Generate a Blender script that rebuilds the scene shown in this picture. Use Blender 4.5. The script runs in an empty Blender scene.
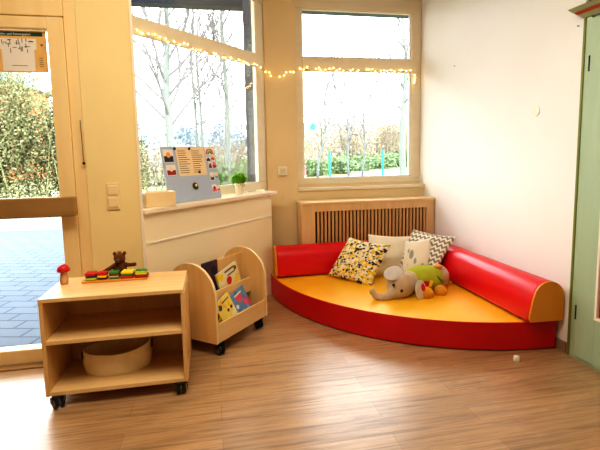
import bpy, bmesh, math, random
from mathutils import Vector, Matrix, Euler
random.seed(7)
S = bpy.context.scene
COL = S.collection
PI = math.pi

# ------------------------------------------------------------------ helpers
def lin(c):
    c = c / 255.0
    return c / 12.92 if c <= 0.04045 else ((c + 0.055) / 1.055) ** 2.4
def rgb(r, g, b): return (lin(r), lin(g), lin(b), 1.0)

class MB:
    """collects shapes in one bmesh"""
    def __init__(self): self.bm = bmesh.new()
    def box(self, x0, y0, z0, x1, y1, z1, M=None, bev=0.0, seg=2):
        r = bmesh.ops.create_cube(self.bm, size=1.0)
        vs = r['verts']
        for v in vs:
            v.co = Vector(((x0 + x1) / 2 + v.co.x * (x1 - x0), (y0 + y1) / 2 + v.co.y * (y1 - y0), (z0 + z1) / 2 + v.co.z * (z1 - z0)))
        if bev > 0:
            es = list({e for v in vs for e in v.link_edges})
            rb = bmesh.ops.bevel(self.bm, geom=es, offset=bev, segments=seg, affect='EDGES', profile=0.6)
            vs = list({v for f in rb['faces'] for v in f.verts} | {v for v in vs if v.is_valid})
        if M is not None:
            for v in vs: v.co = M @ v.co
        return self
    def prism(self, pts, a0, a1, axis='z', M=None):
        """pts: 2D outline (CCW), extruded along axis from a0 to a1"""
        def P(p, a):
            if axis == 'z': return Vector((p[0], p[1], a))
            if axis == 'x': return Vector((a, p[0], p[1]))
            return Vector((p[0], a, p[1]))
        A = [self.bm.verts.new(P(p, a0)) for p in pts]
        B = [self.bm.verts.new(P(p, a1)) for p in pts]
        n = len(pts); fs = [self.bm.faces.new(A[::-1]), self.bm.faces.new(B)]
        for i in range(n): fs.append(self.bm.faces.new((A[i], A[(i + 1) % n], B[(i + 1) % n], B[i])))
        bmesh.ops.recalc_face_normals(self.bm, faces=fs)
        if M is not None:
            for v in A + B: v.co = M @ v.co
        return self
    def tube(self, pts, rad, n=8, cap=True):
        pts = [Vector(p) for p in pts]
        if not isinstance(rad, (list, tuple)): rad = [rad] * len(pts)
        rings = []; up = None
        for i, p in enumerate(pts):
            t = (pts[min(i + 1, len(pts) - 1)] - pts[max(i - 1, 0)]).normalized()
            if up is None:
                up = Vector((0, 0, 1)) if abs(t.z) < .9 else Vector((1, 0, 0))
            a = t.cross(up).normalized(); up = a.cross(t).normalized()
            rings.append([self.bm.verts.new(p + rad[i] * (a * math.cos(2 * PI * k / n) + up * math.sin(2 * PI * k / n))) for k in range(n)])
        for i in range(len(rings) - 1):
            for k in range(n):
                self.bm.faces.new((rings[i][k], rings[i][(k + 1) % n], rings[i + 1][(k + 1) % n], rings[i + 1][k]))
        if cap:
            self.bm.faces.new(rings[0][::-1]); self.bm.faces.new(rings[-1])
        return self
    def lathe(self, prof, n=24, c=(0, 0, 0), M=None, sx=1, sy=1):
        rings = []
        for r, z in prof:
            rings.append([self.bm.verts.new(Vector((c[0] + sx * r * math.cos(2 * PI * k / n), c[1] + sy * r * math.sin(2 * PI * k / n), c[2] + z))) for k in range(n)])
        fs = []
        for i in range(len(rings) - 1):
            for k in range(n):
                fs.append(self.bm.faces.new((rings[i][k], rings[i][(k + 1) % n], rings[i + 1][(k + 1) % n], rings[i + 1][k])))
        fs.append(self.bm.faces.new(rings[0][::-1])); fs.append(self.bm.faces.new(rings[-1]))
        if M is not None:
            for R in rings:
                for v in R: v.co = M @ v.co
        return self
    def ball(self, c, r, seg=16, M=None):
        if not isinstance(r, (list, tuple)): r = (r, r, r)
        res = bmesh.ops.create_uvsphere(self.bm, u_segments=seg, v_segments=max(6, seg * 2 // 3), radius=1.0)
        for v in res['verts']:
            q = Vector((v.co.x * r[0], v.co.y * r[1], v.co.z * r[2]))
            if M is not None: q = M @ q
            v.co = q + Vector(c)
        return self
    def quad(self, a, b, c, d):
        self.bm.faces.new([self.bm.verts.new(Vector(p)) for p in (a, b, c, d)]); return self
    def mesh(self, name, smooth=None):
        me = bpy.data.meshes.new(name)
        self.bm.to_mesh(me); self.bm.free()
        if smooth is not None:
            for p in me.polygons: p.use_smooth = True
            if smooth < 180: me.set_sharp_from_angle(angle=math.radians(smooth))
        return me
    def build(self, name, mat, parent=None, smooth=None, loc=None):
        return link(name, self.mesh(name, smooth), mat, parent, loc)

def link(name, me, mat, parent=None, loc=None):
    o = bpy.data.objects.new(name, me)
    COL.objects.link(o)
    if mat is not None and len(me.materials) == 0: me.materials.append(mat)
    if parent is not None: o.parent = parent
    if loc is not None: o.location = loc
    return o
def tag(o, label, cat, group=None, kind=None):
    o['label'] = label; o['category'] = cat
    if group: o['group'] = group
    if kind: o['kind'] = kind
    return o
def thing(name, label, cat, loc=(0, 0, 0), rz=0.0, group=None):
    o = bpy.data.objects.new(name, None); o.empty_display_size = .05
    COL.objects.link(o); o.location = loc; o.rotation_euler = (0, 0, rz)
    return tag(o, label, cat, group)
def struct(o): o['kind'] = 'structure'; return o
def copy_tree(o, parent=None):
    c = o.copy(); COL.objects.link(c); c.parent = parent
    for ch in list(o.children): copy_tree(ch, c)
    return c
def fused(mb, voxel, smooth_it=6):
    """melts overlapping shapes into one continuous skin"""
    me = mb.mesh('tmp'); o = bpy.data.objects.new('tmp', me); COL.objects.link(o)
    m = o.modifiers.new('r', 'REMESH'); m.mode = 'VOXEL'; m.voxel_size = voxel
    s = o.modifiers.new('s', 'SMOOTH'); s.iterations = smooth_it; s.factor = .5
    dg = bpy.context.evaluated_depsgraph_get(); dg.update()
    me2 = bpy.data.meshes.new_from_object(o.evaluated_get(dg))
    bpy.data.objects.remove(o); bpy.data.meshes.remove(me)
    for p in me2.polygons: p.use_smooth = True
    me2.materials.clear()
    return me2

# ------------------------------------------------------------------ materials
def newmat(name):
    m = bpy.data.materials.new(name); m.use_nodes = True
    nt = m.node_tree; return m, nt, nt.nodes['Principled BSDF']
def N(nt, t, **kw):
    n = nt.nodes.new(t)
    for k, v in kw.items(): setattr(n, k, v)
    return n
def ramp(nt, stops, interp='LINEAR'):
    r = nt.nodes.new('ShaderNodeValToRGB'); r.color_ramp.interpolation = interp
    e = r.color_ramp.elements
    while len(e) < len(stops): e.new(.5)
    for i, (p, c) in enumerate(stops): e[i].position = p; e[i].color = c
    return r
def scaled(c, k): return (min(1, c[0] * k), min(1, c[1] * k), min(1, c[2] * k), 1)
def coords(nt, kind='Object', scale=(1, 1, 1), rot=(0, 0, 0)):
    tc = N(nt, 'ShaderNodeTexCoord'); mp = N(nt, 'ShaderNodeMapping')
    mp.inputs['Scale'].default_value = scale; mp.inputs['Rotation'].default_value = rot
    nt.links.new(tc.outputs[kind], mp.inputs['Vector']); return mp.outputs['Vector']
def plain(name, c, rough=.5, var=.06, scale=8, bump=0.0, bscale=200, metal=0.0, coat=0.0, sheen=0.0):
    m, nt, b = newmat(name)
    v = coords(nt)
    no = N(nt, 'ShaderNodeTexNoise'); no.inputs['Scale'].default_value = scale; no.inputs['Detail'].default_value = 3
    nt.links.new(v, no.inputs['Vector'])
    r = ramp(nt, [(.3, scaled(c, 1 - var)), (.7, scaled(c, 1 + var))])
    nt.links.new(no.outputs['Fac'], r.inputs['Fac']); nt.links.new(r.outputs['Color'], b.inputs['Base Color'])
    b.inputs['Roughness'].default_value = rough; b.inputs['Metallic'].default_value = metal
    b.inputs['Coat Weight'].default_value = coat; b.inputs['Coat Roughness'].default_value = .15
    b.inputs['Sheen Weight'].default_value = sheen
    if bump > 0:
        n2 = N(nt, 'ShaderNodeTexNoise'); n2.inputs['Scale'].default_value = bscale
        nt.links.new(v, n2.inputs['Vector'])
        bp = N(nt, 'ShaderNodeBump'); bp.inputs['Strength'].default_value = bump; bp.inputs['Distance'].default_value = .004
        nt.links.new(n2.outputs['Fac'], bp.inputs['Height']); nt.links.new(bp.outputs['Normal'], b.inputs['Normal'])
    return m
def wood(name, c1, c2, scale=(2, 30, 30), rough=.4, coat=0.0, kind='Object'):
    m, nt, b = newmat(name)
    v = coords(nt, kind, scale)
    no = N(nt, 'ShaderNodeTexNoise'); no.inputs['Scale'].default_value = 1.0; no.inputs['Detail'].default_value = 5; no.inputs['Distortion'].default_value = .4
    nt.links.new(v, no.inputs['Vector'])
    r = ramp(nt, [(.32, c1), (.68, c2)]); nt.links.new(no.outputs['Fac'], r.inputs['Fac'])
    nt.links.new(r.outputs['Color'], b.inputs['Base Color']); b.inputs['Roughness'].default_value = rough
    b.inputs['Coat Weight'].default_value = coat
    return m
def glow(name, c, s):
    m, nt, b = newmat(name)
    b.inputs['Base Color'].default_value = c; b.inputs['Emission Color'].default_value = c; b.inputs['Emission Strength'].default_value = s
    return m
def glass(name, tint):
    m, nt, b = newmat(name); nt.nodes.remove(b)
    out = nt.nodes['Material Output']
    t = N(nt, 'ShaderNodeBsdfTransparent'); t.inputs['Color'].default_value = tint
    g = N(nt, 'ShaderNodeBsdfGlossy'); g.inputs['Roughness'].default_value = .01
    lw = N(nt, 'ShaderNodeFresnel'); lw.inputs['IOR'].default_value = 1.35
    no = N(nt, 'ShaderNodeTexNoise'); no.inputs['Scale'].default_value = 2.0
    mth = N(nt, 'ShaderNodeMath', operation='MULTIPLY'); mth.inputs[1].default_value = .4
    nt.links.new(lw.outputs['Fac'], mth.inputs[0])
    mx = N(nt, 'ShaderNodeMixShader')
    nt.links.new(mth.outputs[0], mx.inputs['Fac']); nt.links.new(t.outputs[0], mx.inputs[1]); nt.links.new(g.outputs[0], mx.inputs[2])
    nt.links.new(mx.outputs[0], out.inputs['Surface'])
    return m
def foliage(name, cols, scale=9.0, rough=.8, trans=0.0):
    m, nt, b = newmat(name)
    v = coords(nt)
    no = N(nt, 'ShaderNodeTexNoise'); no.inputs['Scale'].default_value = scale; no.inputs['Detail'].default_value = 6; no.inputs['Roughness'].default_value = .8
    nt.links.new(v, no.inputs['Vector'])
    n = len(cols)
    r = ramp(nt, [(.36 + .28 * i / (n - 1), c) for i, c in enumerate(cols)])
    nt.links.new(no.outputs['Fac'], r.inputs['Fac']); nt.links.new(r.outputs['Color'], b.inputs['Base Color'])
    b.inputs['Roughness'].default_value = rough; b.inputs['Specular IOR Level'].default_value = .1
    return m

M = {}
M['wall_cream'] = plain('cream wall paint', rgb(236, 214, 160), .85, .03, 2, .15, 160)
M['wall_bay'] = plain('pale beige wall paint', rgb(245, 229, 196), .85, .025, 2, .15, 160)
M['wall_post'] = plain('warm beige wall paint', rgb(236, 212, 168), .85, .03, 2, .15, 160)
M['wall_white'] = plain('white wall paint', rgb(238, 234, 229), .85, .02, 1.5, .12, 140)
M['wall_white_pure'] = plain('off white trim paint', rgb(238, 228, 212), .6, .02, 2)
M['wall_tan'] = plain('tan wall paint', rgb(190, 150, 104), .85, .03, 2)
M['ceiling'] = plain('ceiling paint', rgb(238, 232, 222), .9, .02, 2)
M['frame_cream'] = wood('cream window frame', rgb(236, 222, 196), rgb(240, 227, 202), (2, 2, 20), .45)
M['frame_door'] = wood('honey cream door frame', rgb(237, 207, 152), rgb(241, 214, 162), (14, 14, 1.5), .5)
M['sill'] = plain('white sill board', rgb(238, 222, 196), .4, .02)
M['birch'] = wood('light birch board', rgb(228, 190, 134), rgb(236, 204, 152), (1.5, 26, 26), .38)
M['birch_v'] = wood('light birch upright', rgb(222, 178, 118), rgb(230, 192, 134), (26, 26, 1.5), .38)
M['birch_edge'] = wood('pale birch ply edge', rgb(236, 208, 160), rgb(242, 218, 174), (10, 10, 10), .45)
M['beech'] = wood('beech slat wood', rgb(206, 162, 108), rgb(220, 178, 124), (30, 30, 2), .45)
M['beech_frame'] = wood('beech frame wood', rgb(224, 186, 134), rgb(233, 200, 150), (30, 30, 2.5), .42)
M['beech_top'] = wood('beech top board', rgb(232, 200, 150), rgb(240, 212, 166), (2, 30, 30), .42)
M['bar'] = wood('brown push bar', rgb(158, 122, 74), rgb(170, 134, 84), (3, 20, 20), .4)
M['dark_void'] = plain('painted slat shade', rgb(64, 40, 24), .9)
M['black'] = plain('black plastic', rgb(24, 24, 26), .4)
M['grey_plastic'] = plain('grey wheel plastic', rgb(120, 118, 116), .45)
M['steel'] = plain('brushed steel', rgb(150, 150, 150), .35, .04, metal=1.0)
M['white_plastic'] = plain('white plastic', rgb(238, 230, 214), .4, .01)
M['cream_plastic'] = plain('cream switch plastic', rgb(236, 214, 168), .4, .01)
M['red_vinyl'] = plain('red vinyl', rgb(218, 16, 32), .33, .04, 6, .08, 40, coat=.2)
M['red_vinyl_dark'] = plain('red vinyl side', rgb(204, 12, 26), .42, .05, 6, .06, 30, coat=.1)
M['yellow_vinyl'] = plain('yellow vinyl', rgb(253, 190, 48), .3, .04, 5, .10, 12, coat=.25)
M['orange_vinyl'] = plain('orange vinyl', rgb(226, 152, 50), .42, .04, 5, .05, 40)
M['glass'] = glass('window pane glass', (.97, .985, .98, 1))
M['navy'] = plain('dark navy metal', rgb(12, 24, 46), .5)
M['slate'] = plain('slate grey metal', rgb(28, 38, 52), .5)
M['green_paint'] = wood('sage green paint', rgb(166, 184, 152), rgb(178, 194, 164), (9, 9, 1.2), .55)
M['olive_paint'] = wood('olive green paint', rgb(112, 118, 42), rgb(126, 130, 52), (9, 9, 1.2), .55)
M['green_pale'] = wood('grey green moulding paint', rgb(150, 156, 116), rgb(166, 170, 130), (6, 6, 6), .55)
M['brick_red'] = plain('brick red paint', rgb(176, 74, 48), .55)
M['baseboard'] = plain('brown grey skirting', rgb(150, 124, 104), .5)
M['wicker'] = plain('cream felt', rgb(236, 214, 172), .85, .04, 30, .3, 120)
M['leather'] = plain('dark brown leather', rgb(60, 34, 22), .5)
M['teddy'] = plain('brown plush', rgb(104, 56, 22), .95, .25, 40, .6, 260, sheen=.2)
M['teddy_light'] = plain('tan plush', rgb(150, 92, 48), .95, .2, 40, .5, 260)
M['toy_red'] = plain('red toy paint', rgb(206, 34, 34), .45)
M['toy_darkred'] = plain('dark red toy paint', rgb(150, 28, 24), .45)
M['toy_yellow'] = plain('yellow toy paint', rgb(244, 214, 40), .45)
M['toy_lime'] = plain('lime toy paint', rgb(190, 214, 50), .45)
M['toy_green'] = plain('green toy paint', rgb(64, 138, 48), .45)
M['toy_dark'] = plain('dark brown toy paint', rgb(64, 44, 34), .5)
M['toy_blue'] = plain('grey blue toy paint', rgb(70, 90, 100), .5)
M['toy_white'] = plain('white toy paint', rgb(238, 232, 222), .5)
M['toy_orange'] = wood('orange wooden tray', rgb(226, 148, 58), rgb(236, 164, 74), (3, 30, 30), .4)
M['toy_stem'] = wood('bare toy wood', rgb(206, 156, 104), rgb(218, 170, 118), (30, 30, 4), .5)
M['plush_grey'] = plain('beige grey plush', rgb(196, 172, 144), .95, .06, 20, .5, 300, sheen=.2)
M['plush_ear'] = plain('grey plush ear', rgb(206, 198, 190), .95, .06, 20, .4, 300)
M['plush_green'] = plain('lime green plush', rgb(176, 178, 52), .95, .08, 20, .4, 300)
M['plush_orange'] = plain('orange plush', rgb(222, 158, 48), .95, .08, 20, .4, 300)
M['plush_red'] = plain('red felt', rgb(206, 42, 40), .95)
M['white_cloth'] = plain('white cotton', rgb(238, 226, 204), .95, .03, 12, .3, 400)
M['paper'] = plain('cream paper', rgb(238, 212, 172), .8, .02)
M['paper_white'] = plain('white paper', rgb(232, 224, 214), .8, .02)
M['ink'] = plain('grey brown ink', rgb(120, 96, 76), .8)
M['ink_dark'] = plain('dark ink', rgb(60, 46, 40), .8)
M['board'] = plain('pale blue board', rgb(176, 186, 204), .35, .02, 3)
M['header_green'] = plain('dark green print', rgb(20, 74, 56), .6)
M['map_tan'] = plain('tan print', rgb(228, 184, 116), .7, .06, 20)
M['pot'] = plain('cream ceramic', rgb(240, 226, 198), .4, .02)
M['plant'] = foliage('grass green leaves', [rgb(70, 130, 30), rgb(128, 186, 50), rgb(180, 220, 90)], 60)
M['bulb'] = glow('warm bulb', (1.0, .70, .25, 1), 9.0)
M['wire'] = plain('clear wire', rgb(214, 180, 110), .4)

def mat_floor():
    m, nt, b = newmat('oak plank vinyl floor')
    v = coords(nt)
    br = N(nt, 'ShaderNodeTexBrick'); br.offset = .37; br.offset_frequency = 2
    br.inputs['Scale'].default_value = 1.0; br.inputs['Brick Width'].default_value = 1.1; br.inputs['Row Height'].default_value = .125
    br.inputs['Mortar Size'].default_value = .0016; br.inputs['Mortar Smooth'].default_value = .3; br.inputs['Bias'].default_value = 0
    br.inputs['Color1'].default_value = rgb(184, 148, 110); br.inputs['Color2'].default_value = rgb(168, 133, 97); br.inputs['Mortar'].default_value = rgb(152, 118, 86)
    nt.links.new(v, br.inputs['Vector'])
    v2 = coords(nt, 'Object', (2.2, 46, 1))
    no = N(nt, 'ShaderNodeTexNoise'); no.inputs['Scale'].default_value = 1.0; no.inputs['Detail'].default_value = 8; no.inputs['Roughness'].default_value = .72; no.inputs['Distortion'].default_value = .5
    nt.links.new(v2, no.inputs['Vector'])
    rr = ramp(nt, [(.34, (.50, .46, .42, 1)), (.5, (1, 1, 1, 1)), (.66, (1.4, 1.42, 1.45, 1))])
    nt.links.new(no.outputs['Fac'], rr.inputs['Fac'])
    mx = N(nt, 'ShaderNodeMix', data_type='RGBA', blend_type='MULTIPLY'); mx.inputs['Factor'].default_value = .85
    nt.links.new(br.outputs['Color'], mx.inputs['A']); nt.links.new(rr.outputs['Color'], mx.inputs['B'])
    nt.links.new(mx.outputs['Result'], b.inputs['Base Color'])
    r2 = ramp(nt, [(.3, (.36, .36, .36, 1)), (.7, (.24, .24, .24, 1))]); nt.links.new(no.outputs['Fac'], r2.inputs['Fac'])
    nt.links.new(r2.outputs['Color'], b.inputs['Roughness'])
    bp = N(nt, 'ShaderNodeBump'); bp.inputs['Strength'].default_value = .08; bp.inputs['Distance'].default_value = .003
    nt.links.new(no.outputs['Fac'], bp.inputs['Height']); nt.links.new(bp.outputs['Normal'], b.inputs['Normal'])
    b.inputs['Specular IOR Level'].default_value = .5
    b.inputs['Coat Weight'].default_value = .5; b.inputs['Coat Roughness'].default_value = .34
    return m
M['floor'] = mat_floor()

def mat_paving():
    m, nt, b = newmat('grey blue concrete paving')
    v = coords(nt, 'Object', (1, 1, 1), (0, 0, math.radians(14)))
    br = N(nt, 'ShaderNodeTexBrick')
    br.inputs['Scale'].default_value = 1.0; br.inputs['Brick Width'].default_value = .30; br.inputs['Row Height'].default_value = .15
    br.inputs['Mortar Size'].default_value = .008
    br.inputs['Color1'].default_value = rgb(94, 102, 114); br.inputs['Color2'].default_value = rgb(90, 98, 110); br.inputs['Mortar'].default_value = rgb(64, 72, 86)
    nt.links.new(v, br.inputs['Vector']); nt.links.new(br.outputs['Color'], b.inputs['Base Color'])
    b.inputs['Roughness'].default_value = .8; b.inputs['Specular IOR Level'].default_value = .15
    return m
M['paving'] = mat_paving()
M['grass'] = foliage('meadow grass ground', [rgb(104, 112, 74), rgb(122, 128, 86), rgb(134, 126, 98), rgb(114, 122, 84)], 2.0)
M['road'] = plain('pale blue grey asphalt', rgb(100, 110, 124), .8, .04, 3)
M['sand'] = plain('pale gravel', rgb(112, 112, 112), .9, .05, 6)
M['hedge'] = foliage('hedge leaves', [rgb(44, 48, 48), rgb(92, 98, 78), rgb(124, 126, 84), rgb(150, 142, 110), rgb(128, 112, 92)], 14)
M['brush'] = foliage('dry brush twigs', [rgb(136, 124, 120), rgb(158, 146, 134), rgb(166, 154, 128), rgb(152, 152, 118)], 3)
M['green_bush'] = foliage('pale green bank', [rgb(92, 112, 84), rgb(116, 132, 96), rgb(136, 140, 108)], 4)
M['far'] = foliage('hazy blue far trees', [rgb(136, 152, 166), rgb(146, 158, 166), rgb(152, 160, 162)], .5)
M['bark'] = plain('pale grey green bark', rgb(112, 116, 110), .9, .12, 12)
M['bark_thin'] = plain('pale twig bark', rgb(112, 108, 106), .9, .1, 12)
M['post_green'] = plain('turquoise green post paint', rgb(30, 140, 120), .5)
M['mesh_green'] = plain('green fence wire', rgb(120, 170, 160), .6)
M['house_brick'] = plain('orange brick', rgb(206, 130, 88), .9, .12, 20)
M['roof_blue'] = plain('blue grey roof tile', rgb(130, 150, 176), .8, .06, 10)
M['sign_blue'] = plain('blue sign face', rgb(60, 130, 200), .5)

def uv_pattern(name, kind):
    m, nt, b = newmat(name); b.inputs['Roughness'].default_value = .95; b.inputs['Specular IOR Level'].default_value = .15
    tc = N(nt, 'ShaderNodeTexCoord')
    def mp(sc, rot=0):
        q = N(nt, 'ShaderNodeMapping'); q.inputs['Scale'].default_value = sc; q.inputs['Rotation'].default_value = (0, 0, rot)
        nt.links.new(tc.outputs['UV'], q.inputs['Vector']); return q.outputs['Vector']
    def math_(op, a, bb=None):
        q = N(nt, 'ShaderNodeMath', operation=op)
        for i, x in enumerate((a, bb)):
            if x is None: continue
            if isinstance(x, (int, float)): q.inputs[i].default_value = x
            else: nt.links.new(x, q.inputs[i])
        return q.outputs[0]
    if kind == 'triangles':
        vo = N(nt, 'ShaderNodeTexVoronoi', distance='MANHATTAN'); vo.inputs['Scale'].default_value = 1; vo.inputs['Randomness'].default_value = .55
        nt.links.new(mp((27, 27, 1), .3), vo.inputs['Vector'])
        sp = N(nt, 'ShaderNodeSeparateColor'); nt.links.new(vo.outputs['Color'], sp.inputs['Color'])
        r = ramp(nt, [(0, rgb(240, 228, 200)), (.26, rgb(236, 196, 60)), (.52, rgb(226, 218, 200)), (.66, rgb(70, 62, 66)), (.82, rgb(156, 148, 136)), (.92, rgb(226, 206, 130))], 'CONSTANT')
        nt.links.new(sp.outputs[0], r.inputs['Fac'])
    elif kind == 'chevron':
        sx = N(nt, 'ShaderNodeSeparateXYZ'); nt.links.new(mp((1, 1, 1), 0), sx.inputs['Vector'])
        fr = math_('FRACT', math_('MULTIPLY', sx.outputs['X'], 9.0)); zz = math_('ABSOLUTE', math_('SUBTRACT', fr, .5))
        st = math_('FRACT', math_('ADD', math_('MULTIPLY', sx.outputs['Y'], 9.0), math_('MULTIPLY', zz, 1.1)))
        r = ramp(nt, [(0, rgb(236, 226, 210)), (.5, rgb(150, 136, 124))], 'CONSTANT'); nt.links.new(st, r.inputs['Fac'])
    else:
        vo = N(nt, 'ShaderNodeTexVoronoi'); vo.inputs['Scale'].default_value = 1; vo.inputs['Randomness'].default_value = .75
        nt.links.new(mp((4.6, 3.0, 1), .5), vo.inputs['Vector'])
        r = ramp(nt, [(0, rgb(160, 156, 152)), (.34, rgb(176, 170, 162)), (.40, rgb(238, 226, 206))], 'LINEAR'); nt.links.new(vo.outputs['Distance'], r.inputs['Fac'])
    nt.links.new(r.outputs['Color'], b.inputs['Base Color'])
    return m
M['pat_tri'] = uv_pattern('yellow grey black triangle print', 'triangles')
M['pat_chev'] = uv_pattern('grey white chevron print', 'chevron')
M['pat_leaf'] = uv_pattern('grey leaf print', 'leaf')

# ------------------------------------------------------------------ camera (taken at about 1.16 m height)
yaw, pitch, roll = 0.193173, 0.1130215, -0.0174731
w = Vector((math.sin(yaw) * math.cos(pitch), math.cos(yaw) * math.cos(pitch), -math.sin(pitch)))
r0 = Vector((math.cos(yaw), -math.sin(yaw), 0)); u0 = r0.cross(w)
r1 = math.cos(roll) * r0 + math.sin(roll) * u0; u1 = -math.sin(roll) * r0 + math.cos(roll) * u0
cam = bpy.data.objects.new('camera', bpy.data.cameras.new('camera')); COL.objects.link(cam)
mat = Matrix((r1, u1, -w)).transposed().to_4x4(); mat.translation = Vector((0, 0, 1.16)); cam.matrix_world = mat
cam.data.sensor_width = 36; cam.data.lens = 445 / 600 * 36; cam.data.shift_y = -20.375 / 600
cam.data.clip_start = .02; cam.data.clip_end = 400
S.camera = cam

# ------------------------------------------------------------------ room shell
B = 0.841149
EX = Vector((math.cos(B), math.sin(B), 0)); NX = Vector((-math.sin(B), math.cos(B), 0))
P0 = Vector((-.402, 2.66, 0))
BAY = Matrix((EX, NX, Vector((0, 0, 1)))).transposed().to_4x4(); BAY.translation = P0   # bay frame: s along wall, d outwards, z
WX = 1.957; CZ = 2.75; XL = -3.3; YF = -3.2

f = MB(); f.prism([(XL - .2, YF - .2), (2.8, YF - .2), (2.8, 4.0), (.4, 4.0), (-.5, 2.9), (XL - .2, 2.9)], -.12, 0)
struct(f.build('floor', M['floor']))
c = MB(); c.prism([(XL - .2, YF - .2), (2.8, YF - .2), (2.8, 4.3), (.2, 4.3), (-.8, 3.1), (XL - .2, 3.1)], CZ, CZ + .12)
struct(c.build('ceiling', M['ceiling']))
# back wall with the window niche and the post next to the bay
m = MB()
m.prism([(.463, 3.856), (.472, 3.89), (.745, 3.89), (.745, 4.13), (.56, 4.13)], 0, CZ)
m.box(.745, 3.89, 0, WX, 4.13, .83)
m.box(.745, 3.985, .83, WX, 4.13, .885)
m.box(.745, 3.985, 2.545, WX, 4.13, CZ)
struct(m.build('wall_back', M['wall_post']))
# diagonal bay wall: below and above its window
m = MB()
m.box(0, 0, 0, 1.308, .15, .83, BAY)
m.box(0, .15, 0, 1.50, .24, .83, BAY); m.box(1.455, .172, .83, 1.53, .26, 2.46, BAY)
m.box(0, .15, 2.46, 1.52, .26, CZ, BAY)
m.box(0, 0, 2.46, 1.30, .15, CZ, BAY)
struct(m.build('wall_bay', M['wall_bay']))
m = MB(); m.box(.02, -.006, .652, 1.306, 0, .662, BAY); struct(m.build('trim_1', M['wall_white_pure']))
# wall with the garden door, and the pillar
p1 = P0 + .25 * NX
m = MB()
m.prism([(-.685, 2.66), (-.402, 2.66), (p1.x, p1.y), (-.685, p1.y)], 0, CZ)
m.box(XL - .2, 2.66, 2.08, -.685, 2.86, CZ)
m.box(XL - .2, 2.66, 0, -1.83, 2.86, 2.08)
struct(m.build('wall_left_back', M['wall_cream']))
m = MB(); m.box(-.410, 2.652, .0, -.396, 2.66, CZ); struct(m.build('trim_2', M['wall_white_pure']))
m = MB(); m.box(XL - .2, YF - .2, 0, XL, 2.66, CZ); struct(m.build('wall_left', M['wall_tan']))
m = MB(); m.box(XL, YF - .2, 0, 2.8, YF, CZ); struct(m.build('wall_front', M['wall_tan']))
# right wall with the recess for the painted wardrobe
m = MB()
m.box(WX, 2.098, 0, 2.15, 4.13, CZ)
m.box(WX, YF, 0, 2.15, .85, CZ); m.box(WX, .85, 1.93, 2.15, 2.098, CZ)
m.box(2.6, .8, 0, 2.7, 2.15, CZ)
m.box(2.15, 2.098, 0, 2.6, 2.15, CZ); m.box(2.15, .80, 0, 2.6, .85, CZ); m.box(2.15, .85, 1.98, 2.6, 2.098, 2.03)
struct(m.build('wall_right', M['wall_white']))
m = MB(); m.box(WX - .012, 2.105, 0, WX, 3.66, .062, bev=.003); struct(m.build('baseboard_right', M['baseboard']))

# window 1 (bay) ------------------------------------------------------------
def win_root(name):
    o = bpy.data.objects.new(name, None); COL.objects.link(o); o['kind'] = 'structure'; return o
w1 = win_root('window_1')
m = MB()
d0, d1 = .15, .172
m.box(.0, d0, .862, 1.462, d1, .935, BAY, .006)           # bottom rail
m.box(.0, d0, 2.40, 1.462, d1, 2.46, BAY, .006)
m.box(1.352, d0, .935, 1.462, d1, 2.40, BAY, .006)         # right stile
m.box(.0, d0, .935, .075, d1, 2.40, BAY, .006)
m.box(.075, d0 - .01, 1.882, 1.352, d1, 1.988, BAY, .006)  # transom
m.build('window_frame', M['frame_cream'], w1)
m = MB(); m.box(.07, .160, .93, 1.357, .164, 1.885, BAY); m.build('lower_pane', M['glass'], w1)
m = MB(); m.box(.07, .160, 1.985, 1.357, .164, 2.405, BAY); m.build('upper_pane', M['glass'], w1)
m = MB(); m.box(-.0, -.022, .83, 1.367, .15, .86, BAY, .006); m.build('window_sill', M['sill'], w1)
m = MB(); m.box(1.47, .27, -.1, 1.62, .36, 2.9, BAY); m.build('shutter_rail', M['slate'], w1)
# window 2 (back) -------------------------------------------------------------
w2 = win_root('window_2')
m = MB(); y0, y1 = 3.985, 4.06
m.box(.746, y0, .885, 1.956, y1, .933, None, .006)
m.box(.746, y0, 2.435, 1.956, y1, 2.545, None, .006)
m.box(.746, y0, .933, .822, y1, 2.435, None, .006)
m.box(1.862, y0, .933, 1.956, y1, 2.435, None, .006)
m.box(.822, y0 - .008, 1.908, 1.862, y1, 2.016, None, .006)
m.build('window_frame', M['frame_cream'], w2)
m = MB()
for (za, zb) in ((.933, 1.908), (2.016, 2.435)):
    m.box(.822, 4.0, za, .832, 4.03, zb); m.box(1.852, 4.0, za, 1.862, 4.03, zb)
    m.box(.832, 4.0, za, 1.852, 4.03, za + .010); m.box(.832, 4.0, zb - .010, 1.852, 4.03, zb)
m.build('glazing_bead', M['wall_white_pure'], w2)
m = MB(); m.box(.83, 4.03, .93, 1.855, 4.034, 1.912); m.build('lower_pane', M['glass'], w2)
m = MB(); m.box(.83, 4.03, 2.012, 1.855, 4.034, 2.44); m.build('upper_pane', M['glass'], w2)
m = MB(); m.box(.747, 3.872, .832, 1.956, 3.985, .86, None, .005); m.build('window_sill', M['sill'], w2)
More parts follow.
